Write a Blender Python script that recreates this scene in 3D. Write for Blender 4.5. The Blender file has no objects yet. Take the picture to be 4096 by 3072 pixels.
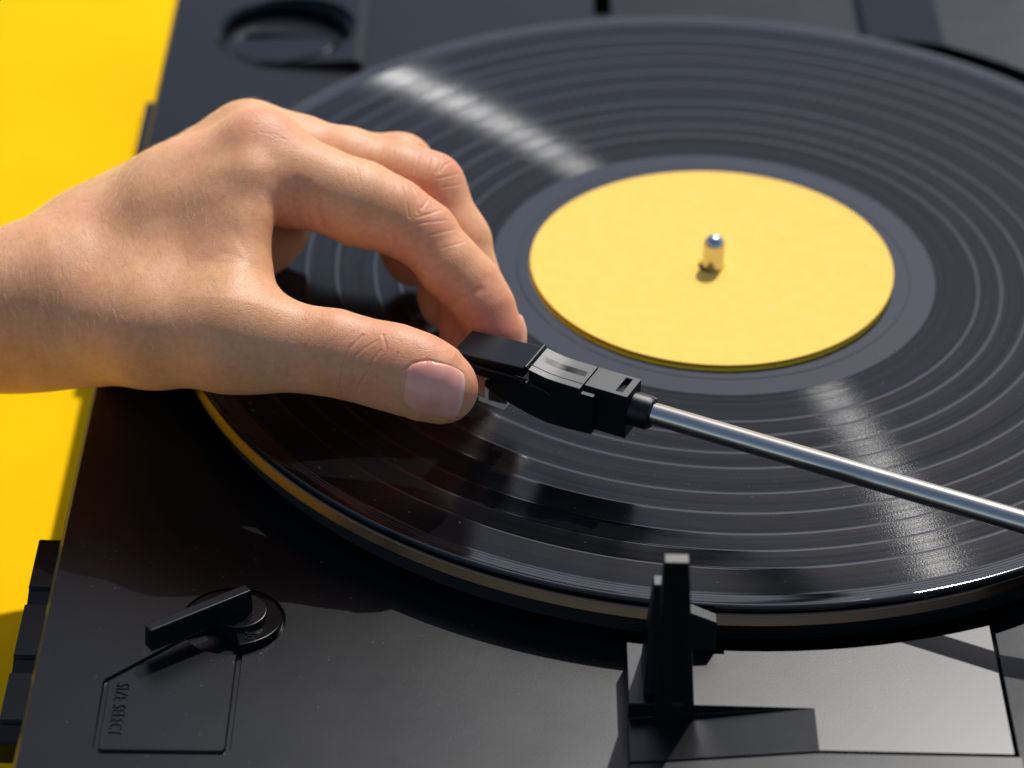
import bpy, bmesh, math, random
import numpy as np
from mathutils import Vector, Matrix

random.seed(7)
rng = np.random.default_rng(7)
MM = 0.001
sc = bpy.context.scene
COL = sc.collection

# ------------------------------------------------------------------ camera
CAM_ROT = Matrix(((0.999759, 0.006429, 0.020988), (-0.020909, 0.570024, 0.821362), (-0.006683, -0.821603, 0.570021)))
CAM_POS = Vector((-61.279, -705.649, 448.414))
cd = bpy.data.cameras.new('camera')
cam = bpy.data.objects.new('camera', cd)
COL.objects.link(cam)
cam.matrix_world = Matrix.Translation(CAM_POS * MM) @ CAM_ROT.transposed().to_4x4()
cd.sensor_width = 36.0
cd.lens = 104.5486
cd.clip_start = 0.02
cd.clip_end = 50.0
cd.dof.use_dof = True
cd.dof.focus_distance = 0.732
cd.dof.aperture_fstop = 10.0
sc.camera = cam

# ------------------------------------------------------------------ light
SUN = Vector((0.2212, 0.5815, 0.7830)).normalized()
SUN_EL = math.asin(SUN.z)
SUN_AZ = math.atan2(SUN.x, SUN.y)
w = bpy.data.worlds.new('World')
sc.world = w
w.use_nodes = True
wn = w.node_tree.nodes
wl = w.node_tree.links
wn.clear()
wo = wn.new('ShaderNodeOutputWorld')
bg = wn.new('ShaderNodeBackground')
sky = wn.new('ShaderNodeTexSky')
sky.sky_type = 'NISHITA'
sky.sun_disc = False
sky.sun_elevation = SUN_EL
sky.sun_rotation = SUN_AZ
sky.altitude = 100
sky.air_density = 1.0
sky.dust_density = 1.3
sky.ozone_density = 1.0
bg.inputs['Strength'].default_value = 0.12
wl.new(sky.outputs[0], bg.inputs[0])
wl.new(bg.outputs[0], wo.inputs[0])
ld = bpy.data.lights.new('sun', 'SUN')
ld.energy = 3.7
ld.angle = math.radians(0.55)
ld.color = (1.0, 0.98, 0.945)
sun = bpy.data.objects.new('sun', ld)
COL.objects.link(sun)
sun.rotation_euler = (-SUN).to_track_quat('-Z', 'Y').to_euler()
sun.location = SUN * 2
sc.view_settings.view_transform = 'Standard'
sc.view_settings.look = 'None'
sc.view_settings.exposure = 0.0
sc.view_settings.gamma = 1.0

# ------------------------------------------------------------------ materials
def new_mat(name):
    m = bpy.data.materials.new(name)
    m.use_nodes = True
    nt = m.node_tree
    b = nt.nodes['Principled BSDF']
    return m, nt, b

def setp(b, **k):
    for n, v in k.items():
        b.inputs[n.replace('_', ' ')].default_value = v

def nd(nt, t, **k):
    n = nt.nodes.new(t)
    for a, v in k.items():
        setattr(n, a, v)
    return n

def math_node(nt, op, a, b=None, c=None):
    n = nt.nodes.new('ShaderNodeMath')
    n.operation = op
    for i, v in enumerate((a, b, c)):
        if v is None:
            continue
        if isinstance(v, (int, float)):
            n.inputs[i].default_value = v
        else:
            nt.links.new(v, n.inputs[i])
    return n.outputs[0]

def ramp(nt, fac, stops):
    r = nt.nodes.new('ShaderNodeValToRGB')
    e = r.color_ramp.elements
    while len(e) < len(stops):
        e.new(0.5)
    for i, (p, c) in enumerate(stops):
        e[i].position = p
        e[i].color = (*c, 1.0) if len(c) == 3 else c
    nt.links.new(fac, r.inputs[0])
    return r.outputs[0]

def noise(nt, vec, scale, detail=3.0, rough=0.55):
    n = nt.nodes.new('ShaderNodeTexNoise')
    n.inputs['Scale'].default_value = scale
    n.inputs['Detail'].default_value = detail
    n.inputs['Roughness'].default_value = rough
    nt.links.new(vec, n.inputs['Vector'])
    return n.outputs[0]

def bump(nt, b, height, strength, dist):
    n = nt.nodes.new('ShaderNodeBump')
    n.inputs['Strength'].default_value = strength
    n.inputs['Distance'].default_value = dist
    nt.links.new(height, n.inputs['Height'])
    nt.links.new(n.outputs[0], b.inputs['Normal'])
    return n

def plastic(name, col, rough, grain=0.35, spec=0.5, scale=1500.0, var=0.05):
    m, nt, b = new_mat(name)
    tc = nd(nt, 'ShaderNodeTexCoord')
    setp(b, Base_Color=(*col, 1), Roughness=rough)
    b.inputs['Specular IOR Level'].default_value = spec
    n1 = noise(nt, tc.outputs['Object'], scale, 2.0)
    n2 = noise(nt, tc.outputs['Object'], 45.0, 4.0)
    r = math_node(nt, 'MULTIPLY_ADD', n2, var, rough - var / 2)
    nt.links.new(r, b.inputs['Roughness'])
    bump(nt, b, n1, grain, 0.00006)
    return m

def moulded(name, col, rough, grain=0.1, ior=1.5, scale=1500.0, var=0.03, amount=0.67):
    """moulded plastic: a narrow, quickly falling highlight over a nearly black body"""
    m, nt, b = new_mat(name)
    L = nt.links.new
    tc = nd(nt, 'ShaderNodeTexCoord')
    df = nd(nt, 'ShaderNodeBsdfDiffuse')
    df.inputs['Color'].default_value = (*col, 1)
    g = nd(nt, 'ShaderNodeBsdfAnisotropic', distribution='BECKMANN')
    g.inputs['Color'].default_value = (1, 1, 1, 1)
    n2 = noise(nt, tc.outputs['Object'], 55.0, 5.0, 0.65)
    L(math_node(nt, 'MULTIPLY_ADD', n2, var, rough - var / 2), g.inputs['Roughness'])
    n1 = noise(nt, tc.outputs['Object'], scale, 2.0)
    bp = nd(nt, 'ShaderNodeBump')
    bp.inputs['Strength'].default_value = grain
    bp.inputs['Distance'].default_value = 0.00005
    L(n1, bp.inputs['Height'])
    L(bp.outputs[0], g.inputs['Normal'])
    L(bp.outputs[0], df.inputs['Normal'])
    fr = nd(nt, 'ShaderNodeFresnel')
    fr.inputs['IOR'].default_value = ior
    mx = nd(nt, 'ShaderNodeMixShader')
    L(math_node(nt, 'MULTIPLY', fr.outputs[0], amount), mx.inputs[0])
    L(df.outputs[0], mx.inputs[1])
    L(g.outputs[0], mx.inputs[2])
    L(mx.outputs[0], nt.nodes['Material Output'].inputs['Surface'])
    nt.nodes.remove(b)
    return m

M_DECK = moulded('satin_black_plastic', (0.005, 0.0053, 0.006), 0.335, 0.1)
M_HEAD = moulded('headshell_black_plastic', (0.006, 0.006, 0.0065), 0.43, 0.25, 1.5, 2600.0)
M_KNOB = moulded('smooth_black_plastic', (0.005, 0.005, 0.0055), 0.30, 0.08)
M_BUTTON = moulded('button_black_plastic', (0.004, 0.004, 0.0045), 0.33, 0.15, 1.5, 1500.0, 0.03, 0.35)
M_DARK = plastic('black_rubber', (0.006, 0.006, 0.006), 0.7, 0.2)
M_BEIGE = plastic('cartridge_beige_plastic', (0.42, 0.27, 0.20), 0.4, 0.1)
M_WHITE = plastic('stylus_white_plastic', (0.62, 0.58, 0.52), 0.4, 0.1)
M_SMOKE = plastic('smoked_plastic', (0.035, 0.02, 0.012), 0.2, 0.05)

def metal(name, col, rough, brushed=None):
    m, nt, b = new_mat(name)
    setp(b, Base_Color=(*col, 1), Roughness=rough, Metallic=1.0)
    if brushed:
        tc = nd(nt, 'ShaderNodeTexCoord')
        mp = nd(nt, 'ShaderNodeMapping')
        mp.inputs['Scale'].default_value = brushed
        nt.links.new(tc.outputs['Object'], mp.inputs[0])
        n = noise(nt, mp.outputs[0], 1.0, 3.0)
        nt.links.new(math_node(nt, 'MULTIPLY_ADD', n, 0.10, rough - 0.05), b.inputs['Roughness'])
        bump(nt, b, n, 0.15, 0.00002)
    return m

M_CHROME = metal('chrome', (0.64, 0.57, 0.49), 0.19, (40.0, 4000.0, 4000.0))
M_STEEL = metal('polished_steel', (0.58, 0.56, 0.53), 0.10)
M_RIM = metal('platter_alloy_reflection_tint', (0.115, 0.080, 0.060), 0.2)  # brown reflection of the surroundings is put into the metal's base colour

# yellow paper
def paper(name, col, col2, rough=0.75, scale=220.0, grain=0.25):
    m, nt, b = new_mat(name)
    tc = nd(nt, 'ShaderNodeTexCoord')
    n1 = noise(nt, tc.outputs['Object'], scale, 5.0, 0.6)
    c = ramp(nt, n1, [(0.35, col), (0.68, col2)])
    nt.links.new(c, b.inputs['Base Color'])
    setp(b, Roughness=rough)
    b.inputs['Specular IOR Level'].default_value = 0.06
    n2 = noise(nt, tc.outputs['Object'], 2200.0, 3.0)
    bump(nt, b, n2, grain, 0.0001)
    return m

M_TABLE = paper('yellow_card_sheet', (0.90, 0.51, 0.0), (0.94, 0.555, 0.0), 0.85, 14.0, 0.35)
M_DISC = paper('yellow_paper', (0.95, 0.585, 0.11), (0.95, 0.615, 0.14), 0.62, 260.0, 0.5)
M_LABEL = paper('label_paper', (0.90, 0.62, 0.03), (0.92, 0.65, 0.05), 0.6, 300.0, 0.2)

# vinyl: plain lands reflect like lacquer, grooves scatter the light across their run
def vinyl(name, grooves):
    m, nt, b = new_mat(name)
    L = nt.links.new
    setp(b, Base_Color=(0.004, 0.004, 0.0045, 1), Roughness=0.12)
    b.inputs['IOR'].default_value = 1.52
    tc = nd(nt, 'ShaderNodeTexCoord')
    ob = tc.outputs['Object']
    if not grooves:
        b.inputs['IOR'].default_value = 1.72
        n2 = noise(nt, ob, 60.0, 3.0)
        L(math_node(nt, 'MULTIPLY_ADD', n2, 0.08, 0.08), b.inputs['Roughness'])
        return m
    sep = nd(nt, 'ShaderNodeSeparateXYZ')
    L(ob, sep.inputs[0])
    r = math_node(nt, 'SQRT', math_node(nt, 'ADD', math_node(nt, 'MULTIPLY', sep.outputs[0], sep.outputs[0]),
                                        math_node(nt, 'MULTIPLY', sep.outputs[1], sep.outputs[1])))
    th = math_node(nt, 'ARCTAN2', sep.outputs[1], sep.outputs[0])
    cv = nd(nt, 'ShaderNodeCombineXYZ')
    L(math_node(nt, 'MULTIPLY', r, 900.0), cv.inputs[0])
    L(math_node(nt, 'MULTIPLY', th, 0.35), cv.inputs[1])
    n1 = noise(nt, cv.outputs[0], 1.0, 7.0, 0.8)               # loud and quiet passages
    cv2 = nd(nt, 'ShaderNodeCombineXYZ')
    L(math_node(nt, 'MULTIPLY', r, 2600.0), cv2.inputs[0])
    L(math_node(nt, 'MULTIPLY', th, 220.0), cv2.inputs[1])
    n2 = noise(nt, cv2.outputs[0], 1.0, 2.0, 0.6)              # the wobble of the groove walls
    bp = nd(nt, 'ShaderNodeBump')
    bp.inputs['Strength'].default_value = 0.24
    bp.inputs['Distance'].default_value = 0.00004
    L(n2, bp.inputs['Height'])
    tg = nd(nt, 'ShaderNodeTangent', direction_type='RADIAL', axis='Z')
    g = nd(nt, 'ShaderNodeBsdfAnisotropic', distribution='BECKMANN')
    g.inputs['Color'].default_value = (1, 1, 1, 1)
    L(math_node(nt, 'MULTIPLY_ADD', n1, 0.16, GROOVE_R - 0.08), g.inputs['Roughness'])
    g.inputs['Anisotropy'].default_value = GROOVE_A
    g.inputs['Rotation'].default_value = 0.0
    L(tg.outputs[0], g.inputs['Tangent'])
    L(bp.outputs[0], g.inputs['Normal'])
    df = nd(nt, 'ShaderNodeBsdfDiffuse')
    df.inputs['Color'].default_value = (0.004, 0.004, 0.0045, 1)
    gw = nd(nt, 'ShaderNodeBsdfAnisotropic', distribution='BECKMANN')
    gw.inputs['Color'].default_value = (1, 1, 1, 1)
    L(math_node(nt, 'MULTIPLY_ADD', n1, 0.14, 0.24), gw.inputs['Roughness'])
    gw.inputs['Anisotropy'].default_value = 0.86
    L(tg.outputs[0], gw.inputs['Tangent'])
    L(bp.outputs[0], gw.inputs['Normal'])
    gm = nd(nt, 'ShaderNodeMixShader')
    gm.inputs[0].default_value = 0.22
    L(g.outputs[0], gm.inputs[1])
    L(gw.outputs[0], gm.inputs[2])
    fr = nd(nt, 'ShaderNodeFresnel')
    fr.inputs['IOR'].default_value = 1.6
    mx = nd(nt, 'ShaderNodeMixShader')
    L(fr.outputs[0], mx.inputs[0])
    L(df.outputs[0], mx.inputs[1])
    L(gm.outputs[0], mx.inputs[2])
    g2 = nd(nt, 'ShaderNodeBsdfAnisotropic', distribution='BECKMANN')
    g2.inputs['Color'].default_value = (1, 1, 1, 1)
    L(math_node(nt, 'MULTIPLY_ADD', n1, 0.06, 0.17), g2.inputs['Roughness'])
    m1 = nd(nt, 'ShaderNodeMixShader')
    L(math_node(nt, 'MULTIPLY', fr.outputs[0], math_node(nt, 'MULTIPLY_ADD', n1, 1.15, -0.02)), m1.inputs[0])
    L(df.outputs[0], m1.inputs[1])
    L(g2.outputs[0], m1.inputs[2])
    m2 = nd(nt, 'ShaderNodeMixShader')
    L(math_node(nt, 'MULTIPLY_ADD', n1, 0.30, -0.07), m2.inputs[0])
    L(m1.outputs[0], m2.inputs[1])
    L(mx.outputs[0], m2.inputs[2])
    out = nt.nodes['Material Output']
    L(m2.outputs[0], out.inputs['Surface'])
    return m

GROOVE_R = 0.25
GROOVE_A = 0.965
M_GROOVE = vinyl('vinyl_grooves', True)
M_SMOOTH = moulded('vinyl_plain', (0.004, 0.004, 0.0045), 0.14, 0.02, 1.86, 900.0, 0.05, 1.0)

# ------------------------------------------------------------------ mesh helpers (millimetres in, metres out)
def tag(o, label=None, cat=None, group=None, kind=None):
    for k, v in (('label', label), ('category', cat), ('group', group), ('kind', kind)):
        if v:
            o[k] = v
    return o

def empty(name, loc):
    o = bpy.data.objects.new(name, None)
    o.empty_display_size = 0.01
    COL.objects.link(o)
    o.location = Vector(loc) * MM
    bpy.context.view_layer.update()
    return o

def finish(name, verts, faces, mat, parent=None, frame=None, smooth=35.0, bevel=0.0, seg=2, mats=None, fmat=None):
    """vertices in mm of the frame (world if none); the object sits at its frame"""
    me = bpy.data.meshes.new(name)
    me.from_pydata([(v[0] * MM, v[1] * MM, v[2] * MM) for v in verts], [], [tuple(f) for f in faces])
    bm = bmesh.new()
    bm.from_mesh(me)
    bmesh.ops.recalc_face_normals(bm, faces=bm.faces)
    bm.to_mesh(me)
    bm.free()
    me.update()
    for m in (mats or [mat]):
        me.materials.append(m)
    if fmat is not None:
        me.polygons.foreach_set('material_index', fmat)
    if smooth:
        me.polygons.foreach_set('use_smooth', [True] * len(me.polygons))
        me.set_sharp_from_angle(angle=math.radians(smooth))
    o = bpy.data.objects.new(name, me)
    COL.objects.link(o)
    mw = frame if frame is not None else Matrix.Identity(4)
    if parent is not None:
        o.parent = parent
        o.matrix_parent_inverse = Matrix.Identity(4)
        o.matrix_basis = parent.matrix_world.inverted() @ mw
    else:
        o.matrix_world = mw
    bpy.context.view_layer.update()
    if bevel:
        b = o.modifiers.new('bevel', 'BEVEL')
        b.width = bevel * MM
        b.segments = seg
        b.limit_method = 'ANGLE'
        b.angle_limit = math.radians(30)
        b.harden_normals = True
    return o

class MB:
    def __init__(self):
        self.v = []
        self.f = []
        self.m = []

    def add(self, v, f, m=0):
        k = len(self.v)
        self.v += [tuple(p) for p in v]
        self.f += [tuple(i + k for i in q) for q in f]
        self.m += [m] * len(f)
        return self

    def box(self, a, b, m=0):
        (x0, y0, z0), (x1, y1, z1) = a, b
        v = [(x0, y0, z0), (x1, y0, z0), (x1, y1, z0), (x0, y1, z0), (x0, y0, z1), (x1, y0, z1), (x1, y1, z1), (x0, y1, z1)]
        return self.hexa(v, m)

    def hexa(self, v, m=0):
        return self.add(v, [(0, 3, 2, 1), (4, 5, 6, 7), (0, 1, 5, 4), (1, 2, 6, 5), (2, 3, 7, 6), (3, 0, 4, 7)], m)

    def prism(self, poly, z0, z1, m=0, top=None):
        n = len(poly)
        t = top or poly
        zf0 = z0 if callable(z0) else (lambda x, y: z0)
        zf1 = z1 if callable(z1) else (lambda x, y: z1)
        v = [(x, y, zf0(x, y)) for x, y in poly] + [(x, y, zf1(x, y)) for x, y in t]
        f = [tuple(range(n))[::-1], tuple(range(n, 2 * n))] + [(i, (i + 1) % n, n + (i + 1) % n, n + i) for i in range(n)]
        return self.add(v, f, m)

    def side(self, poly, v0, v1, m=0):
        """polygon in the u-z plane pulled along v"""
        n = len(poly)
        v = [(u, v0, z) for u, z in poly] + [(u, v1, z) for u, z in poly]
        f = [tuple(range(n)), tuple(range(n, 2 * n))[::-1]] + [(i, n + i, n + (i + 1) % n, (i + 1) % n) for i in range(n)]
        return self.add(v, f, m)

    def lathe(self, prof, seg=96, m=None, c=(0, 0), close=False):
        n = len(prof)
        v = []
        for k in range(seg):
            a = 2 * math.pi * k / seg
            v += [(c[0] + r * math.cos(a), c[1] + r * math.sin(a), z) for r, z in prof]
        base = len(self.v)
        self.v += v
        rng_ = n if close else n - 1
        for k in range(seg):
            k2 = (k + 1) % seg
            for i in range(rng_):
                j = (i + 1) % n
                self.f.append((base + k * n + i, base + k2 * n + i, base + k2 * n + j, base + k * n + j))
                self.m.append(m[i] if m else 0)
        return self

    def tube(self, pts, rad, seg=24, caps=True, m=0):
        pts = [Vector(p) for p in pts]
        rad = rad if isinstance(rad, (list, tuple)) else [rad] * len(pts)
        base = len(self.v)
        up = None
        for i, p in enumerate(pts):
            t = (pts[min(i + 1, len(pts) - 1)] - pts[max(i - 1, 0)])
            if t.length < 1e-9:
                t = pts[-1] - pts[0]
            t.normalize()
            if up is None:
                up = Vector((0, 0, 1)) if abs(t.z) < 0.9 else Vector((1, 0, 0))
            s = t.cross(up).normalized()
            up = s.cross(t).normalized()
            for k in range(seg):
                a = 2 * math.pi * k / seg
                self.v.append(tuple(p + (s * math.cos(a) + up * math.sin(a)) * rad[i]))
        for i in range(len(pts) - 1):
            for k in range(seg):
                k2 = (k + 1) % seg
                self.f.append((base + i * seg + k, base + i * seg + k2, base + (i + 1) * seg + k2, base + (i + 1) * seg + k))
                self.m.append(m)
        if caps:
            self.f.append(tuple(base + k for k in range(seg))[::-1])
            e = base + (len(pts) - 1) * seg
            self.f.append(tuple(e + k for k in range(seg)))
            self.m += [m, m]
        return self

    def build(self, name, mat, parent=None, **k):
        mats = k.pop('mats', None)
        return finish(name, self.v, self.f, mat, parent, mats=mats, fmat=self.m if mats else None, **k)

def cut(o, mb, sharp=35):
    """carve the solid mb (same frame) out of o, for good"""
    c = finish('cutter', mb.v, mb.f, M_DARK, None, smooth=0)
    c.matrix_world = o.matrix_world
    bpy.context.view_layer.update()
    md = o.modifiers.new('cut', 'BOOLEAN')
    md.object = c
    md.operation = 'DIFFERENCE'
    md.solver = 'EXACT'
    dg = bpy.context.evaluated_depsgraph_get()
    dg.update()
    me = bpy.data.meshes.new_from_object(o.evaluated_get(dg))
    old = o.data
    o.modifiers.clear()
    o.data = me
    me.name = old.name
    bpy.data.objects.remove(c)
    me.materials.clear()
    for m in old.materials:
        me.materials.append(m)
    me.polygons.foreach_set('material_index', [0] * len(me.polygons))
    me.polygons.foreach_set('use_smooth', [True] * len(me.polygons))
    me.set_sharp_from_angle(angle=math.radians(sharp))

def add_bevel(o, width, seg=2):
    b = o.modifiers.new('bevel', 'BEVEL')
    b.width = width * MM
    b.segments = seg
    b.limit_method = 'ANGLE'
    b.angle_limit = math.radians(30)
    b.harden_normals = True

def arc(r, a0, a1, n, c=(0, 0)):
    return [(c[0] + r * math.cos(math.radians(a0 + (a1 - a0) * i / (n - 1))),
             c[1] + r * math.sin(math.radians(a0 + (a1 - a0) * i / (n - 1)))) for i in range(n)]

def text_mesh(s, size, depth, pos, rot, mat, parent, name='lettering', spacing=1.0, sx=1.0, thin=0.0):
    cu = bpy.data.curves.new(name, 'FONT')
    cu.body = s
    cu.size = 1.0
    cu.extrude = depth / size
    cu.offset = thin / size
    cu.space_character = spacing
    tmp = bpy.data.objects.new('tmp', cu)
    COL.objects.link(tmp)
    bpy.context.view_layer.update()
    me = bpy.data.meshes.new_from_object(tmp.evaluated_get(bpy.context.evaluated_depsgraph_get()))
    bpy.data.objects.remove(tmp)
    me.transform(Matrix.Diagonal((size * MM * sx, size * MM, size * MM, 1)))
    me.materials.clear()
    me.materials.append(mat)
    o = bpy.data.objects.new(name, me)
    COL.objects.link(o)
    mw = Matrix.Translation(Vector(pos) * MM) @ Matrix.Rotation(math.radians(rot), 4, 'Z')
    o.parent = parent
    o.matrix_basis = parent.matrix_world.inverted() @ mw
    return o

TABLE_Z = -78.0
DECK_Z = -14.0
BOARD_Z = -6.0

# ------------------------------------------------------------------ table
tb = MB()
tb.box((-900, -290, TABLE_Z - 6), (700, 900, TABLE_Z))
o = tb.build('tabletop', M_TABLE, smooth=0)
tag(o, 'bright yellow card sheet the record player stands on', kind='structure')

# ------------------------------------------------------------------ turntable
tt = empty('turntable', (0, 0, TABLE_Z))
tag(tt, 'black plastic record player with chrome tonearm and side buttons, on the yellow sheet', 'turntable')

dk = MB()
lp = []
for inset, zz in ((0.0, TABLE_Z + 0.1), (0.0, DECK_Z - 1.1), (1.05, DECK_Z)):
    lp += [(-169.5 + inset, -262 + inset, zz), (300 - inset, -262 + inset, zz), (300 - inset, 262 - inset, zz), (-169.5 + inset, 262 - inset, zz)]
dk.add(lp, [(3, 2, 1, 0), (8, 9, 10, 11)] + [(4 * k + i, 4 * k + (i + 1) % 4, 4 * k + 4 + (i + 1) % 4, 4 * k + 4 + i) for k in (0, 1) for i in range(4)])
deck = dk.build('deck', M_DECK, tt)

# engraved outline round the size selector field
def offset_poly(p, d):
    n = len(p)
    out = []
    for i in range(n):
        a, b, c = Vector(p[i - 1]), Vector(p[i]), Vector(p[(i + 1) % n])
        e1 = (b - a).normalized()
        e2 = (c - b).normalized()
        n1 = Vector((e1.y, -e1.x))
        n2 = Vector((e2.y, -e2.x))
        k = (n1 + n2) / (1 + n1.dot(n2))
        out.append(tuple(b + k * d))
    return out

def ring_cutter(poly, half_top, half_bot, z0, z1):
    n = len(poly)
    loops = [(offset_poly(poly, half_top), z1), (offset_poly(poly, half_bot), z0), (offset_poly(poly, -half_bot), z0), (offset_poly(poly, -half_top), z1)]
    v = []
    for lp, z in loops:
        v += [(x, y, z) for x, y in lp]
    f = []
    for k in range(4):
        k2 = (k + 1) % 4
        for i in range(n):
            j = (i + 1) % n
            f.append((k * n + i, k * n + j, k2 * n + j, k2 * n + i))
    return MB().add(v, f)

def round_poly(p, r, n=5):
    out = []
    k = len(p)
    for i in range(k):
        a, b, c = Vector(p[i - 1]), Vector(p[i]), Vector(p[(i + 1) % k])
        d1 = (a - b).normalized()
        d2 = (c - b).normalized()
        half = math.acos(max(-1, min(1, d1.dot(d2)))) / 2
        t = r / math.tan(half)
        ctr = b + (d1 + d2).normalized() * (r / math.sin(half))
        p1 = b + d1 * t
        p2 = b + d2 * t
        v1 = p1 - ctr
        v2 = p2 - ctr
        ang = v1.angle_signed(v2) if hasattr(v1, 'angle_signed') else 0
        for j in range(n):
            q = v1.copy()
            q.rotate(Matrix.Rotation(-ang * j / (n - 1), 2))
            out.append(tuple(ctr + q))
    return out

field = [(-151.1, -191.2), (-120.7, -190.8), (-120.7, -146.0), (-134.0, -150.0), (-151.4, -166.3)]
cut(deck, ring_cutter(round_poly(field, 1.6), 0.95, 0.45, DECK_Z - 0.9, DECK_Z + 0.4))
# round recess of the selector
KC = (-123.3, -143.0)
cut(deck, MB().prism(arc(12.9, 0, 354.375, 64, KC), DECK_Z - 1.6, DECK_Z + 3))
# dark slot at the back and the adapter well
cut(deck, MB().box((-30, 177, DECK_Z - 12), (-24.2, 196, DECK_Z + 3)))

# raised plate that holds the adapter well (top left of the picture)
def plate_z(x, y):
    return DECK_Z + 0.15 + 3.0 * min(1.0, max(0.0, (x + 141.0) / 26.0))
pl_bot = [(-141, 136.5), (-105.0, 136.5), (-105.0, 240), (-141, 240)]
pl_top = [(-140.5, 137.0), (-107.2, 137.0), (-107.2, 239), (-140.5, 239)]
pm = MB()
pv_ = [(x, y, DECK_Z - 0.5) for x, y in pl_bot] + [(x, y, plate_z(x, y) - (1.25 if x > -120 else 0.1)) for x, y in pl_bot] + [(x, y, plate_z(x, y)) for x, y in pl_top]
pm.add(pv_, [(3, 2, 1, 0), (8, 9, 10, 11)] + [(4 * k + i, 4 * k + (i + 1) % 4, 4 * k + 4 + (i + 1) % 4, 4 * k + 4 + i) for k in (0, 1) for i in range(4)])
plate = pm.build('adapter_plate', M_DECK, tt, smooth=10)
WC = (-131.5, 160.0)
WR = 22.9
cut(plate, MB().prism(arc(WR, 0, 354.375, 64, WC), DECK_Z - 3, DECK_Z + 8), 10)
add_bevel(plate, 0.5, 2)
cut_deck2 = MB().prism(arc(WR, 0, 354.375, 64, WC), DECK_Z - 4.6, DECK_Z + 3)
cut(deck, cut_deck2)
MB().lathe([(23.3, DECK_Z + 0.05), (22.7, DECK_Z + 0.12), (21.4, DECK_Z - 1.2), (21.4, DECK_Z - 4.7)], 72, c=WC).build('well_rim', M_DECK, tt)
deck_slot = MB().prism([(WC[0] - 14, WC[1] + 3.6), (WC[0] + 9, WC[1] + 3.6), (WC[0] + 15, WC[1] - 1.5), (WC[0] + 18.5, WC[1] - 0.5), (WC[0] + 11, WC[1] + 7.4), (WC[0] - 14, WC[1] + 7.4)], DECK_Z - 13, DECK_Z - 3)
cut(deck, deck_slot)
# block inside the well: flat towards the back, round ends
isl = [(WC[0] - 13, WC[1] - 4.0), (WC[0] + 8, WC[1] - 4.0)] + arc(8, 80, 0, 7, (WC[0] + 8.5, WC[1] - 12)) + \
      [(WC[0] + x, WC[1] + y) for x, y in ((14, -16.0), (0, -21.2), (-9, -19.2), (-14, -16), (-15.5, -9.5), (-15, -6))]
MB().prism(isl, DECK_Z - 7.4, lambda x, y: DECK_Z - 0.4 + 2.2 * min(1, max(0, (x + 141) / 26))).build('adapter_rest', M_DECK, tt, bevel=0.6)

# arm board: raised plate under the tonearm, with an arc cut round the platter
board = [(-28, -195.0), (60.0, -195.0), (60.0, -148.3)] + arc(160, -68.5, -100.1, 14)
bd = MB().prism(board, DECK_Z - 0.5, BOARD_Z).build('arm_board', M_DECK, tt)
ramp_z = lambda x: BOARD_Z - 4.6 * max(0.0, (15.2 - x) / 43.2)
cut(bd, MB().hexa([(-29, -200, ramp_z(-29)), (15.2, -200, ramp_z(15.2)), (15.2, -180, ramp_z(15.2)), (-29, -180, ramp_z(-29)),
                   (-29, -200, BOARD_Z + 5), (15.2, -200, BOARD_Z + 5), (15.2, -180, BOARD_Z + 5), (-29, -180, BOARD_Z + 5)]), 2)
cut(bd, MB().box((-13.5, -161.2, DECK_Z + 1), (-5.0, -150, BOARD_Z + 5)), 2)
add_bevel(bd, 0.25, 2)
# front strip and the plate right of the joint
MB().prism([(-28, -262), (15.2, -262), (61.5, -262), (61.5, -195.45), (15.2, -195.45), (-28, -195.45)], DECK_Z - 0.5,
           lambda x, y: min(ramp_z(x), BOARD_Z) - 0.25).build('front_strip', M_DECK, tt, bevel=0.2, smooth=2)
side_pl = [(60.8, -262), (95, -262), (95, -60)] + arc(163, -50, -68.1, 10)
MB().prism(side_pl, DECK_Z - 0.5, lambda x, y: BOARD_Z - 0.35 + 0.105 * (x - 60.8)).build('side_plate', M_DECK, tt, bevel=0.3)
# rear board with its own ramp
rb = [(58.5, 159.0), (58.5, 262)] + [(215, 262), (215, 60)] + arc(168, 21, 69.5, 16)
rbo = MB().prism(rb, DECK_Z - 0.5, BOARD_Z).build('rear_board', M_DECK, tt)
rz = lambda x: BOARD_Z - 4.0 * max(0.0, (82.5 - x) / 24.0)
cut(rbo, MB().hexa([(57, 140, rz(57)), (82.5, 140, BOARD_Z), (82.5, 270, BOARD_Z), (57, 270, rz(57)),
                    (57, 140, BOARD_Z + 5), (82.5, 140, BOARD_Z + 5), (82.5, 270, BOARD_Z + 5), (57, 270, BOARD_Z + 5)]), 2)
add_bevel(rbo, 0.3, 2)

# platter with its ribbed rim, and the spindle
prof = [(149.0, -2.3), (150.5, -2.3), (150.75, -2.5), (150.85, -2.8)]
mi = [0, 0, 0]
z = -2.8
for k in range(6):
    prof += [(150.97 + 0.16 * k, z - 0.20), (150.99 + 0.16 * k, z - 0.42)]
    mi += [0, 0]
    z -= 0.42
prof += [(151.6, z - 0.3), (149.6, z - 0.6), (149.0, -11.5), (40.0, -11.5), (40.0, -13.9)]
mi += [1, 1, 1, 1, 1]
pp = MB().lathe(prof, 300, mi)
plat = pp.build('platter', M_RIM, tt, mats=[M_RIM, M_DARK], smooth=60)
sp = [(3.05, -12), (3.05, 7.6)] + [(3.05 * math.cos(math.radians(a)), 7.6 + 3.05 * math.sin(math.radians(a))) for a in (15, 30, 45, 60, 75, 88)]
MB().lathe(sp, 40).build('spindle', M_STEEL, plat, smooth=60)
mat_p = [(3.3, -2.15), (148.6, -2.15), (149.4, -2.35), (149.4, -3.4), (120, -3.4)]
MB().lathe(mat_p, 160).build('slip_mat', M_DARK, plat)

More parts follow.
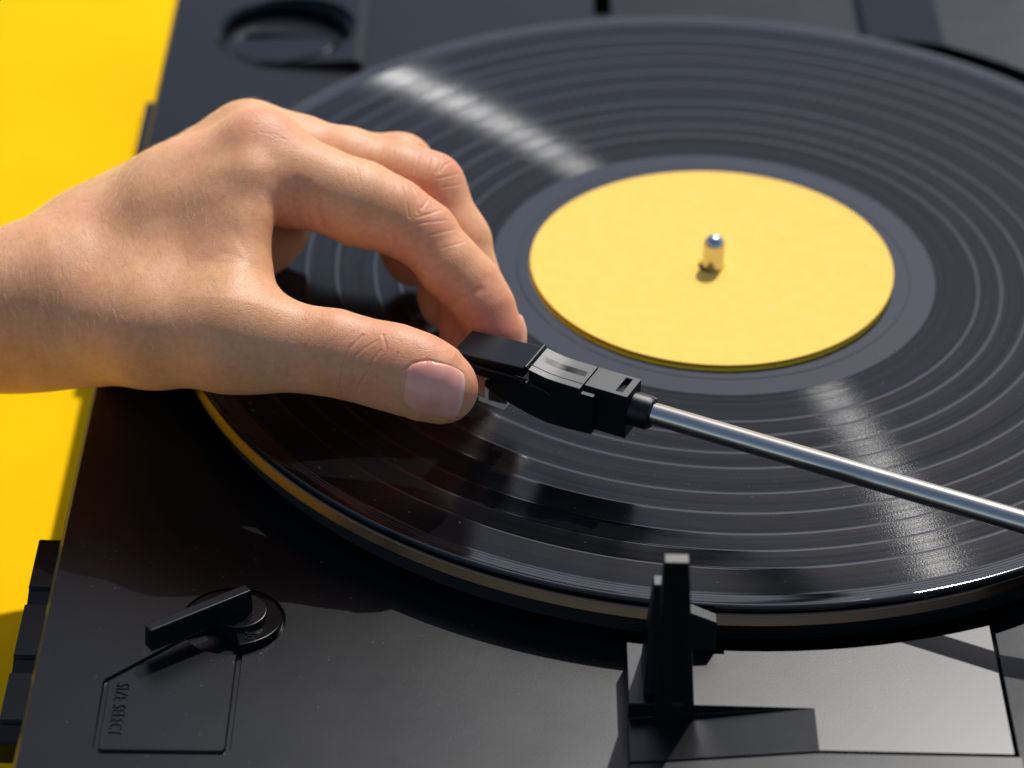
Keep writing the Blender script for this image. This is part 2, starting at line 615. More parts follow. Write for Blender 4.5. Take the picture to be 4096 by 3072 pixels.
# arm rest: tall prong in front, short one behind, clamp with a sloping top
ar = MB()
ar.hexa([(-21.9, -181.2, BOARD_Z - 4.8), (-12.4, -181.2, BOARD_Z - 4.8), (-12.4, -163.5, BOARD_Z - 1), (-21.9, -163.5, BOARD_Z - 1),
         (-21.9, -181.4, 36.9), (-16.3, -181.4, 36.9), (-16.3, -178.4, 37.2), (-21.9, -178.4, 37.2)])
arest = ar.build('arm_rest', M_HEAD, tt)
cut(arest, MB().hexa([(-18.1, -183, -5), (-15.6, -183, -5), (-15.6, -180.6, -5), (-18.1, -180.6, -5),
                      (-19.4, -183, 30), (-18.1, -183, 30), (-18.1, -180.9, 30), (-19.4, -180.9, 30)]))
add_bevel(arest, 0.35, 2)
MB().hexa([(-24.6, -177.0, BOARD_Z - 1), (-18.0, -177.0, BOARD_Z - 1), (-18.0, -161.5, BOARD_Z - 1), (-24.6, -161.5, BOARD_Z - 1),
           (-23.4, -173.2, 24), (-18.0, -173.2, 24), (-18.0, -169.6, 24), (-23.4, -169.6, 24)]).build('rear_prong', M_HEAD, arest, bevel=0.25)
MB().hexa([(-14.5, -160.5, -9), (-6.6, -160.5, -9), (-6.6, -157.2, -9), (-14.5, -157.2, -9),
           (-14.5, -158.6, 4.6), (-6.9, -159.8, 2.2), (-6.9, -156.4, 2.2), (-14.5, -154.8, 4.6)]).build('arm_clamp', M_HEAD, arest, bevel=0.2)

# size selector: ramped disc, lever, raised writing
sel_poly = [KC] + arc(12.0, -78, 200, 44, KC)
sel_z = lambda x, y: DECK_Z + 0.25 + 2.1 * max(0.0, min(1.0, (KC[1] + 6 - y) / 17.0))
sel = MB().prism(sel_poly, DECK_Z - 1.5, sel_z).build('selector_dial', M_KNOB, tt, bevel=0.25)
text_mesh('30', 3.4, 0.16, (-119.6, -149.2, DECK_Z + 2.15), -90, M_KNOB, sel, 'numerals')
text_mesh('SIZE SELECT', 4.9, 0.20, (-148.9, -167.2, DECK_Z + 0.08), -90, M_DECK, deck, 'lettering', 1.28, 0.55, -0.10)
hub = MB().prism(arc(6.6, 0, 350, 36, (-121.5, -142.6)), DECK_Z - 1.4, DECK_Z + 3.2).build('selector_hub', M_KNOB, sel, bevel=0.3)
la, lb = Vector((-142.3, -157.6)), Vector((-119.2, -141.2))
lt = (lb - la).normalized()
ln = Vector((-lt.y, lt.x))
hw = 1.75
zl0, zl1 = DECK_Z + 3.0, DECK_Z + 9.3
q = [la - ln * hw, lb - ln * hw, lb + ln * hw, la + ln * hw]
qt = [la - ln * hw * 0.85 + lt * 0.3, lb - ln * hw * 0.85 - lt * 0.2, lb + ln * hw * 0.85 - lt * 0.2, la + ln * hw * 0.85 + lt * 0.3]
MB().hexa([(p.x, p.y, zl0) for p in q] + [(p.x, p.y, zl1) for p in qt]).build('selector_lever', M_KNOB, sel, bevel=0.35)

# push buttons on the front edge
for i, (y1, y0) in enumerate(((-110.0, -134.6), (-136.0, -160.9), (-161.9, -184.5))):
    zt = DECK_Z - 1.6
    p = [(y1, zt), (y1, zt - 9), (y0, zt - 9), (y0, zt - 2.6), (y0 + 5.0, zt - 0.9), (y0 + 5.2, zt)]
    v = [(-175.2, y, z) for y, z in p] + [(-169.0, y, z) for y, z in p]
    n = len(p)
    f = [tuple(range(n)), tuple(range(n, 2 * n))[::-1]] + [(k, n + k, n + (k + 1) % n, (k + 1) % n) for k in range(n)]
    MB().add(v, f).build('push_button', M_BUTTON, tt, bevel=0.7, seg=3)
MB().box((-172.6, 86.0, DECK_Z - 12), (-169.0, 117.0, DECK_Z - 2.5)).build('side_catch', M_KNOB, tt, bevel=0.6)

# ------------------------------------------------------------------ tonearm
AX = math.radians(154.4)
FR = Matrix(((math.cos(AX), math.sin(AX), 0, -22.25 * MM), (math.sin(AX), -math.cos(AX), 0, -99.75 * MM), (0, 0, 1, -7.6 * MM), (0, 0, 0, 1)))
# frame: u towards the tip, v to the far side, z up (mm above the record)
TZ = 28.0
arm = MB().tube([(2, 0, TZ), (-30, 0, TZ), (-90, 0, TZ), (-150, 0, TZ)], 2.85, 40).build('tonearm', M_CHROME, tt, frame=FR, smooth=40)
MB().tube([(6.2, 0, TZ - 0.2), (-0.2, 0, TZ - 0.2), (-1.2, 0, TZ - 0.2), (-1.6, 0, TZ - 0.2)], [4.35, 4.35, 3.95, 3.2], 40).build('collar', M_HEAD, arm, frame=FR, smooth=40)
pv = MB().lathe([(0, TZ + 11), (11, TZ + 11), (12, TZ + 10), (12, TZ - 9), (15, TZ - 12), (15, -3)], 48, c=(-150, 0))
pv.build('pivot_housing', M_HEAD, arm, frame=FR)

hs = MB()
hs.side([(4.0, 21.4), (4.0, 34.0), (15.6, 34.0), (15.6, 21.4)], -4.5, 4.25)
head = hs.build('headshell', M_HEAD, arm, frame=FR)
cut(head, MB().hexa([(5.9, -3.2, 33.85), (7.7, -3.2, 33.85), (7.7, 3.3, 32.2), (5.9, 3.3, 32.2),
                     (5.9, -3.2, 36), (7.7, -3.2, 36), (7.7, 3.3, 36), (5.9, 3.3, 36)]))
add_bevel(head, 0.22, 2)
bot = [(14.0, 21.2), (19.0, 20.9), (24.7, 20.8), (30.0, 21.9), (34.3, 23.1), (39.4, 24.9)]
top = [(30.2, 35.35), (27.5, 34.75), (25.0, 34.3), (22.0, 34.12), (15.9, 34.05), (15.9, 33.2), (15.5, 32.7), (12.2, 32.7), (12.2, 21.3)]
body = MB().side([(12.2, 21.3)] + bot[1:3] + [(30.0, 21.9), (30.0, 33.6), (30.2, 35.35)] + top[1:-1], -6.8, -4.45)
body.side([(15.9, 21.2)] + bot[1:3] + [(30.0, 21.9), (30.2, 35.35)] + top[1:4] + [(15.9, 34.05)], -4.44, 4.3)
body.build('front_block', M_HEAD, head, frame=FR, bevel=0.2)
# near side skirt running forward under the cap, and its fine ridges on top
sk = MB().side([(29.9, 21.9), (34.3, 23.1), (39.4, 24.9), (42.2, 26.2), (42.2, 28.0), (39.0, 30.6), (35.0, 31.6), (29.9, 32.0)], -6.75, -5.9)
sk.build('side_skirt', M_HEAD, head, frame=FR, bevel=0.2)
rg = MB()
for k in range(7):
    v0 = -1.2 + k * 0.33
    rg.side([(17.0, 34.0), (24.8, 34.2), (29.4, 35.1), (29.4, 35.18), (24.8, 34.31), (17.0, 34.14)], v0, v0 + 0.06)
tag(rg.build('ridge_lines', M_HEAD, head, frame=FR, smooth=0), kind='stuff')
MB().tube([(30.9, -6.8, 35.55), (30.9, 4.3, 35.55)], 0.55, 16).build('cap_rib', M_KNOB, head, frame=FR)
cap = MB().side([(31.3, 35.35), (51.3, 34.1), (51.3, 33.3), (45.0, 32.2), (31.3, 32.4)], -6.8, 4.3)
cap.build('cap', M_KNOB, head, frame=FR, bevel=0.25)
lift = MB().side([(50.5, 32.5), (34, 32.9), (24.5, 31.3), (23.0, 30.4), (33, 30.0), (50.5, 30.2)], -8.2, -7.1)
lift.side([(34, 32.2), (23.5, 30.8), (22.5, 30.3), (33, 30.3)], -7.1, -6.6)
lift.build('finger_lift', M_HEAD, head, frame=FR, bevel=0.2)
cart = MB().side([(38.5, 21.2), (50.3, 22.5), (50.3, 32.6), (38.5, 32.4)], -5.0, 3.4)
ca = cart.build('cartridge', M_BEIGE, head, frame=FR, bevel=0.3)
MB().side([(41.6, 20.4), (42.7, 20.6), (42.7, 30.5), (41.6, 30.5)], -5.5, 3.6).build('mount_edge', M_WHITE, ca, frame=FR, bevel=0.1)
MB().side([(37.2, 19.6), (44.5, 20.2), (44.5, 21.6), (37.2, 21.4)], -5.3, 3.0).build('stylus_guard', M_WHITE, ca, frame=FR, bevel=0.15)
MB().side([(36.4, 22.0), (41.5, 21.6), (41.5, 28.3), (38.6, 28.3), (36.9, 26.6)], -5.75, -5.2).build('smoked_window', M_SMOKE, ca, frame=FR, bevel=0.15)
MB().tube([(43.5, -1, 20.4), (47.0, -1, 18.2)], 0.35, 10).build('stylus_arm', M_STEEL, ca, frame=FR)

# ------------------------------------------------------------------ record
bands = [74.2, 80.6, 88.2, 94.8, 105.5, 113.8, 122.3, 129.0, 136.0]
prof = [(3.6, -2.0), (3.6, 0.0)]
mi = [1]
def pt(r, z, m):
    prof.append((r, z))
    mi.append(m)
pt(54.9, 0.0, 1)
pt(55.05, -0.12, 1)
pt(55.2, 0.0, 1)
pt(62.3, 0.0, 1)
pt(62.32, -0.06, 1)
for b in bands:
    pt(b - 0.46, -0.06, 0)
    pt(b - 0.40, -0.055, 1)
    pt(b - 0.15, -0.034, 1)
    pt(b + 0.12, -0.034, 1)
    pt(b + 0.37, -0.055, 1)
    pt(b + 0.43, -0.06, 1)
pt(145.6, -0.06, 0)
for b in (146.4, 147.3, 148.1):
    pt(b - 0.08, -0.02, 1)
    pt(b, -0.09, 1)
    pt(b + 0.08, -0.02, 1)
pt(149.2, 0.0, 1)
pt(149.6, 0.04, 1)
pt(149.95, 0.09, 1)
pt(150.2, 0.07, 1)
pt(150.42, -0.04, 1)
pt(150.6, -0.2, 1)
pt(150.75, -0.8, 1)
pt(150.6, -1.6, 1)
pt(150.2, -2.0, 1)
pt(3.6, -2.0, 1)
rec = MB().lathe(prof, 360, mi).build('vinyl_record', M_SMOOTH, None, mats=[M_GROOVE, M_SMOOTH], smooth=24)
tag(rec, 'black vinyl record with many track bands lying on the platter', 'record')
MB().lathe([(3.7, 0.02), (3.7, 0.16), (50.7, 0.16), (50.85, 0.02)], 160, c=(-0.75, -0.35)).build('label', M_LABEL, rec, smooth=30)

# loose yellow paper disc over the label, a little warped
dv, df = [], []
NR, NS = 14, 160
rad = [3.9 + (50.9 - 3.9) * (i / (NR - 1)) for i in range(NR)]
for layer in (0, 1):
    for r in rad:
        for k in range(NS):
            a = 2 * math.pi * k / NS
            lift_ = 0.35 + (r / 51.0) ** 2 * (0.75 + 0.45 * math.cos(a + 0.5) + 0.25 * math.cos(2 * a - 0.9))
            dv.append((-0.35 + r * math.cos(a), 0.55 + r * math.sin(a), lift_ + (0.22 if layer else 0.0)))
for layer in (0, 1):
    for i in range(NR - 1):
        for k in range(NS):
            k2 = (k + 1) % NS
            b0 = layer * NR * NS
            df.append((b0 + i * NS + k, b0 + i * NS + k2, b0 + (i + 1) * NS + k2, b0 + (i + 1) * NS + k))
for i in (0, NR - 1):
    for k in range(NS):
        k2 = (k + 1) % NS
        df.append((i * NS + k, i * NS + k2, NR * NS + i * NS + k2, NR * NS + i * NS + k))
disc = finish('paper_disc', dv, df, M_DISC, None, smooth=40)
tag(disc, 'plain yellow paper disc lying over the record label round the spindle', 'paper disc')

# lint and dust that has settled on the black surfaces
def dust_bits(name, spots, mat):
    v, f = [], []
    for x, y, z in spots:
        n = rng.integers(2, 5)
        a = rng.uniform(0, 2 * math.pi)
        ln = rng.uniform(0.08, 0.28)
        wd = rng.uniform(0.025, 0.05)
        bend_ = rng.normal(0, 0.9)
        k0 = len(v)
        px, py = x, y
        for j in range(n + 1):
            dx, dy = math.cos(a), math.sin(a)
            v += [(px - dy * wd, py + dx * wd, z + 0.02), (px + dy * wd, py - dx * wd, z + 0.02), (px, py, z + 0.02 + wd)]
            px += dx * ln
            py += dy * ln
            a += bend_
        for j in range(n):
            for q in range(3):
                b0 = k0 + j * 3
                f.append((b0 + q, b0 + (q + 1) % 3, b0 + 3 + (q + 1) % 3, b0 + 3 + q))
    o = finish(name, v, f, mat, None, smooth=0)
    tag(o, 'pale specks of lint and dust scattered over the black record and deck', kind='stuff')
    return o

M_LINT, _nt, _b = new_mat('lint')
setp(_b, Base_Color=(0.30, 0.28, 0.26, 1), Roughness=0.9)
spots = []
while len(spots) < 620:
    x, y = rng.uniform(-150, 130), rng.uniform(-150, 90)
    if 53 < math.hypot(x, y) < 149:
        spots.append((x, y, 0.0))
while len(spots) < 720:
    x, y = rng.uniform(-168, -30), rng.uniform(-200, -110)
    if math.hypot(x, y) > 156 and math.hypot(x - KC[0], y - KC[1]) > 14:
        spots.append((x, y, DECK_Z))
dust_bits('dust', spots, M_LINT)

# ------------------------------------------------------------------ hand (left hand, thumb towards the viewer)
# joints in mm of the hand's own frame: x right along the arm, y up, z towards the thumb side; last value is the radius
HAND_ORIGIN = [-115.889, -74.553, 41.667]
CHAINS = {'index': [[-6.76, 32.23, -24.6, 11.82], [3.03, 25.58, -22.6, 11.43], [10.25, 23.53, -20.6, 10.08], [19.78, 19.87, -19.6, 10.54], [28.17, 16.75, -19.6, 9.22], [36.19, 11.96, -19.6, 8.21], [43.4, 3.42, -18.6, 7.78], [48.79, -1.73, -18.6, 7.42], [52.38, -7.5, -17.6, 6.93], [54.89, -14.19, -17.6, 6.33], [55.97, -20.64, -17.6, 5.26]], 'middle': [[-11.18, 35.98, -44.6, 12.12], [1.58, 33.85, -42.6, 10.61], [15.26, 30.99, -40.6, 9.85], [28.84, 27.84, -39.6, 9.1], [37.22, 25.32, -38.6, 8.84], [44.85, 10.91, -37.6, 8.09], [47.44, 1.31, -36.6, 7.71], [47.34, -9.73, -35.6, 6.97], [46.13, -15.86, -34.6, 6.11]], 'ring': [[-15.05, 34.49, -62.6, 11.64], [0.35, 33.38, -59.6, 9.83], [15.58, 32.48, -57.6, 9.05], [28.48, 31.58, -55.6, 9.03], [37.03, 16.98, -54.6, 8.02], [41.06, 6.92, -53.6, 7.51], [41.21, -3.12, -52.6, 6.87], [41.58, -5.62, -52.6, 6.5]], 'little': [[-16.42, 25.96, -77.6, 10.31], [-0.74, 24.74, -74.6, 8.47], [12.21, 25.64, -72.6, 7.94], [19.99, 22.96, -70.6, 7.41], [27.73, 15.19, -68.6, 6.75], [31.04, 8.06, -68.6, 6.5], [31.81, 6.78, -68.6, 6.12]]}
THUMB = [[-10.96, -14.97, 1.4, 12.12], [-1.48, -16.97, 3.4, 10.34], [6.15, -17.92, 4.4, 9.98], [14.39, -18.98, 6.4, 9.95], [22.55, -21.07, 7.4, 9.59], [29.52, -22.7, 8.4, 9.93], [35.9, -24.78, 9.4, 9.57], [40.51, -27.08, 9.4, 8.76], [42.47, -28.24, 9.4, 7.15]]
PALM = [([-126.12, -19.57, -29.6, 18.2], [-75.15, -7.68, -29.6, 16.75]), ([-75.15, -7.68, -29.6, 16.75], [-57.09, -3.77, -30.6, 19.2]), ([-57.24, -3.74, -31.6, 19.22], [-35.58, 1.2, -33.6, 17.44]), ([-48.46, 6.78, -38.6, 14.24], [-6.76, 32.23, -24.6, 11.82]), ([-49.55, 10.59, -46.6, 15.13], [-11.18, 35.98, -44.6, 12.12]), ([-51.73, 9.19, -62.6, 13.66], [-15.05, 34.49, -62.6, 11.64]), ([-60.59, -0.29, -62.6, 13.91], [-16.42, 25.96, -77.6, 10.31]), ([-69.46, -13.35, -24.6, 11.09], [-32.32, -13.19, -6.6, 11.78]), ([-32.32, -13.19, -6.6, 11.78], [-10.96, -14.73, 1.4, 12.0]), ([-40.87, -3.3, -46.6, 17.36], [-18.65, 17.84, -47.6, 12.42]), ([-48.54, -10.51, -57.6, 14.08], [-8.38, 17.42, -86.6, 11.72])]
WEB = [([-28.92, 20.41, -28.6, 13.57], [-7.7, 23.73, -14.6, 6.19]), ([-8.53, 23.73, -14.6, 5.48], [-8.94, 12.12, -8.6, 3.54]), ([-8.94, 12.12, -8.6, 3.54], [-9.29, 0.16, -4.6, 4.46]), ([-9.29, 0.16, -4.6, 4.46], [-11.15, -10.49, -0.6, 9.11]), ([-18.01, 14.91, -16.6, 9.55], [-15.83, -4.48, -6.6, 8.95]), ([-30.88, 12.94, -24.6, 12.66], [-29.48, -5.49, -12.6, 11.87]), ([-46.16, 5.95, -30.6, 14.58], [-44.81, -8.86, -20.6, 14.16])]
PADS = {'index': [], 'middle': [], 'ring': [], 'little': []}
THUMB_PADS = []
CREASES = [([[22.18, -14.7], [19.01, -17.87], [17.42, -21.67], [16.6, -26.74], [16.98, -30.54]], 0.24, 0.38), ([[25.98, -15.96], [22.81, -17.87], [20.59, -19.77], [19.33, -22.3]], 0.15, 0.36), ([[26.62, -18.5], [24.72, -21.04], [23.13, -24.2], [21.55, -26.74], [20.4, -29.59]], 0.18, 0.36), ([[24.72, -21.67], [22.18, -22.94], [20.28, -26.11]], 0.15, 0.35), ([[27.25, -14.7], [28.2, -17.87], [27.25, -21.67], [25.98, -25.47]], 0.16, 0.35), ([[31.06, -19.13], [29.79, -22.3], [28.84, -26.11]], 0.12, 0.35), ([[19.64, -13.75], [15.52, -18.18], [13.3, -23.57], [12.67, -26.74]], 0.055, 0.36), ([[16.98, -13.49], [12.86, -18.18], [10.77, -23.57], [10.26, -26.74]], 0.051000000000000004, 0.36), ([[14.32, -13.24], [10.2, -18.18], [8.23, -23.57], [7.85, -26.74]], 0.047, 0.36), ([[11.65, -12.98], [7.53, -18.18], [5.69, -23.57], [5.44, -26.74]], 0.043, 0.36), ([[8.99, -12.73], [4.87, -18.18], [3.16, -23.57], [3.03, -26.74]], 0.039, 0.36), ([[6.33, -12.48], [2.21, -18.18], [0.62, -23.57], [0.62, -26.74]], 0.035, 0.36), ([[3.67, -12.22], [-0.46, -18.18], [-1.91, -23.57], [-1.79, -26.74]], 0.031, 0.36), ([[30.95, 26.31], [31.61, 22.73], [32.39, 18.82], [32.78, 15.89]], 0.21, 0.36), ([[33.23, 24.03], [34.54, 20.78], [34.99, 16.87]], 0.238, 0.36), ([[37.79, 21.75], [36.81, 19.47], [35.84, 18.17]], 0.21, 0.36), ([[41.05, 18.04], [38.12, 16.87], [34.86, 15.89]], 0.168, 0.36), ([[42.54, 15.24], [38.77, 14.79], [34.86, 14.14]], 0.14, 0.36), ([[44.3, 12.84], [40.72, 11.92], [37.46, 11.14]], 0.112, 0.36), ([[46.91, 9.71], [43.98, 8.74], [41.05, 7.89]], 0.098, 0.36), ([[28.35, 27.16], [29.52, 23.38], [29.98, 19.47]], 0.055, 0.36), ([[24.77, 28.72], [26.27, 24.68], [26.85, 20.52]], 0.05, 0.36), ([[21.19, 30.28], [23.01, 25.98], [23.73, 21.56]], 0.045, 0.36), ([[17.61, 31.84], [19.76, 27.29], [20.6, 22.6]], 0.04, 0.36), ([[14.03, 33.4], [16.5, 28.59], [17.48, 23.64]], 0.035, 0.36), ([[10.45, 34.97], [13.25, 29.89], [14.35, 24.68]], 0.03, 0.36), ([[-2.38, 18.82], [-3.16, 22.73], [-2.25, 26.31]], 0.2, 1.5), ([[4.13, 14.92], [3.48, 20.13], [4.26, 25.33]], 0.3, 1.2), ([[10.64, 12.97], [9.6, 17.52], [9.6, 22.08]], 0.55, 1.0), ([[7.0, 14.27], [7.39, 19.47], [7.0, 24.68]], 0.2, 1.0), ([[27.05, 6.46], [29.98, 9.71], [34.21, 12.97]], 0.25, 1.0), ([[42.67, -7.21], [46.58, -4.61], [51.14, -2.66]], 0.22, 1.0), ([[-2.35, -1.04], [-5.3, 2.81], [-8.52, 7.95], [-11.09, 11.8]], 0.1, 1.3), ([[-3.38, -0.4], [-6.59, 3.45], [-10.44, 5.38], [-14.3, 6.66]], 0.09, 1.2), ([[-2.35, 5.38], [-3.38, 9.23], [-4.02, 14.37]], 0.15, 1.0), ([[-4.66, 6.02], [-5.95, 10.52], [-6.27, 15.66]], 0.12, 1.0), ([[39.91, 33.51], [40.37, 31.04], [39.24, 28.7]], 0.21, 0.36), ([[43.71, 32.17], [41.44, 30.84], [40.11, 28.83]], 0.21, 0.36), ([[37.83, 33.38], [37.17, 30.04], [36.5, 27.36]], 0.168, 0.36), ([[34.9, 34.38], [34.23, 31.37], [33.56, 28.37]], 0.14, 0.36), ([[45.05, 28.7], [42.24, 27.7], [39.57, 27.03]], 0.14, 0.36), ([[46.25, 26.03], [43.58, 25.23], [40.57, 24.69]], 0.105, 0.36), ([[31.55, 34.71], [30.89, 31.37], [30.22, 28.7]], 0.045, 0.36), ([[28.21, 35.65], [27.68, 32.04], [27.15, 29.1]], 0.045, 0.36), ([[24.87, 36.58], [24.47, 32.71], [24.07, 29.5]], 0.045, 0.36), ([[21.53, 37.52], [21.27, 33.38], [21.0, 29.9]], 0.045, 0.36), ([[18.19, 38.45], [18.06, 34.04], [17.93, 30.3]], 0.045, 0.36), ([[35.65, 40.05], [36.33, 37.65], [37.02, 35.59]], 0.25, 0.5), ([[32.91, 40.73], [33.25, 38.33]], 0.2, 0.5), ([[46.79, -24.07], [42.73, -22.1], [38.68, -20.94], [34.73, -21.64], [32.65, -23.37], [31.72, -25.93], [31.72, -28.59], [32.65, -31.03], [35.78, -32.65], [40.99, -34.15], [46.09, -35.31]], 0.22, 0.45), ([[-7.22, 39.84], [-5.05, 40.01]], 0.05, 0.28), ([[-3.38, 42.93], [-0.75, 45.09]], 0.05, 0.28), ([[-6.87, 43.71], [-4.96, 41.43]], 0.05, 0.28), ([[-0.5, 40.88], [0.79, 40.13]], 0.05, 0.28), ([[-3.19, 37.42], [-0.75, 36.91]], 0.05, 0.28), ([[-2.66, 44.77], [-0.51, 43.27]], 0.05, 0.28), ([[-6.43, 45.2], [-4.52, 43.41]], 0.05, 0.28), ([[-2.49, 37.87], [0.31, 36.28]], 0.05, 0.28), ([[-5.9, 37.78], [-3.08, 37.7]], 0.05, 0.28), ([[-0.12, 43.42], [1.3, 44.05]], 0.05, 0.28), ([[0.71, 41.25], [2.29, 40.45]], 0.05, 0.28), ([[-4.38, 41.16], [-2.24, 41.4]], 0.05, 0.28), ([[-3.91, 37.57], [-1.1, 36.15]], 0.05, 0.28), ([[-0.3, 36.54], [1.01, 35.7]], 0.05, 0.28), ([[-0.65, 37.39], [1.45, 35.29]], 0.05, 0.28), ([[-2.2, 43.67], [-0.09, 41.87]], 0.05, 0.28), ([[-7.11, 45.26], [-4.18, 42.79]], 0.05, 0.28), ([[-8.35, 37.82], [-7.07, 37.66]], 0.05, 0.28), ([[-6.09, 38.61], [-5.02, 37.42]], 0.05, 0.28), ([[-3.0, 44.74], [-1.37, 43.63]], 0.05, 0.28), ([[-0.86, 36.42], [2.09, 35.99]], 0.05, 0.28), ([[-5.91, 44.21], [-4.86, 43.61]], 0.05, 0.28), ([[-7.21, 41.43], [-5.92, 40.75]], 0.05, 0.28), ([[-9.63, 36.83], [-6.76, 37.51]], 0.05, 0.28), ([[-0.23, 41.46], [1.78, 41.23]], 0.05, 0.28), ([[-2.98, 39.82], [-0.77, 39.16]], 0.05, 0.28)]
BLUSH = [([54.81, -16.2, -10.6], 15, 1.0), ([36.79, 19.87, -19.6], 11, 0.45), ([41.24, 28.11, -34.6], 11, 0.45), ([-6.34, 39.04, -19.6], 14, 0.3), ([26.1, -18.78, 9.4], 13, 0.35), ([46.86, -26.85, 9.4], 12, 0.55), ([38.79, -18.78, 9.4], 9, 0.5), ([41.24, -9.76, -34.6], 14, 0.9), ([30.49, 4.77, -62.6], 12, 0.8), ([-1.39, 18.55, -17.6], 12, 0.4), ([28.41, 5.49, -19.6], 14, 0.35)]
NAILS = [('thumb_nail', [39.86, -28.22, 15.4], [0.02, 0.14, 1.0], [1.0, -0.16, 0], 14.9, 12.9), ('fingernail', [61.24, -14.23, -22.6], [0.8, 0.3, -0.5], [0.36, -0.93, 0.0], 12.0, 10.0, 1.5)]

def smin(a, b, k):
    h = np.clip(0.5 + 0.5 * (b - a) / k, 0.0, 1.0)
    return b * (1 - h) + a * h - k * h * (1 - h)

def cone(P, a, b):
    a = np.asarray(a, float)
    b = np.asarray(b, float)
    ab = b[:3] - a[:3]
    t = np.clip(((P - a[:3]) @ ab) / (ab @ ab), 0, 1)
    q = P - a[:3] - t[:, None] * ab
    return np.sqrt((q * q).sum(1)) - (a[3] + (b[3] - a[3]) * t)

def chain_sdf(P, ch, k, zs=1.0):
    Q = P
    if zs != 1.0:
        # flatten or widen across z about the chain's own mean line
        xs = np.array([c[0] for c in ch])
        zz = np.array([c[2] for c in ch])
        o_ = np.argsort(xs)
        z0 = np.interp(P[:, 0], xs[o_], zz[o_])
        Q = P.copy()
        Q[:, 2] = z0 + (P[:, 2] - z0) / zs
    d = None
    for a, b in zip(ch[:-1], ch[1:]):
        c = cone(Q, a, b)
        d = c if d is None else smin(d, c, k)
    return d

def ell(P, c, r, ax=None):
    q = P - np.asarray(c, float)
    if ax is not None:
        q = q @ np.asarray(ax, float).T
    r = np.asarray(r, float)
    k0 = np.sqrt(((q / r) ** 2).sum(1))
    k1 = np.sqrt(((q / (r * r)) ** 2).sum(1)) + 1e-9
    return k0 * (k0 - 1.0) / k1

def hand_sdf(P):
    d = None
    for i, (a, b) in enumerate(PALM):
        if i < 3:
            Q = P.copy()
            Q[:, 2] = a[2] + (P[:, 2] - a[2]) / 1.28
            c = cone(Q, a, b)
        else:
            c = cone(P, a, b)
        d = c if d is None else smin(d, c, 12.0)
    for a, b in WEB:
        d = smin(d, cone(P, a, b), 9.0)
    th = chain_sdf(P, THUMB, 3.0, 0.86)
    for c, r in THUMB_PADS:
        th = smin(th, ell(P, c, r), 4.0)
    d = smin(d, th, 9.0)
    tot = None
    for name in ('index', 'middle', 'ring', 'little'):
        f = chain_sdf(P, CHAINS[name], 3.5)
        for c, r in PADS.get(name, ()):
            f = smin(f, ell(P, c, r), 4.0)
        f = smin(d, f, 5.0)
        tot = f if tot is None else smin(tot, f, 0.9)
    return tot

def seg_dist(P, pl):
    best = None
    pl = np.asarray(pl, float)
    for a, b in zip(pl[:-1], pl[1:]):
        ab = b - a
        t = np.clip(((P - a) @ ab) / (ab @ ab + 1e-9), 0, 1)
        q = P - a - t[:, None] * ab
        s = (q * q).sum(1)
        best = s if best is None else np.minimum(best, s)
    return np.sqrt(best)

def crease_field(P):
    """fine folds and tendons: mm outwards"""
    e = np.zeros(len(P))
    for pl, dep, wid in CREASES:
        # folds are given by x, y; they run over whichever skin lies there on the thumb side of the hand
        p2 = np.asarray(pl, float)
        ts = np.linspace(0, len(p2) - 1, 4 * (len(p2) - 1) + 1)
        pl3 = np.stack([np.interp(ts, np.arange(len(p2)), p2[:, 0]), np.interp(ts, np.arange(len(p2)), p2[:, 1]), np.full(len(ts), 45.0)], 1)
        for _ in range(40):
            pl3[:, 2] -= np.clip(hand_sdf(pl3), -2, 6) * 0.9
        ok = np.abs(hand_sdf(pl3)) < 0.3
        pl3 = pl3[ok]
        if len(pl3) < 2:
            continue
        lo = pl3.min(0) - 4
        hi = pl3.max(0) + 4
        m = ((P >= lo) & (P <= hi)).all(1)
        if m.any():
            s = seg_dist(P[m], pl3)
            e[m] += dep * (0.35 * np.exp(-(s / (wid * 2.6)) ** 2) - np.exp(-(s / wid) ** 2))
    return e

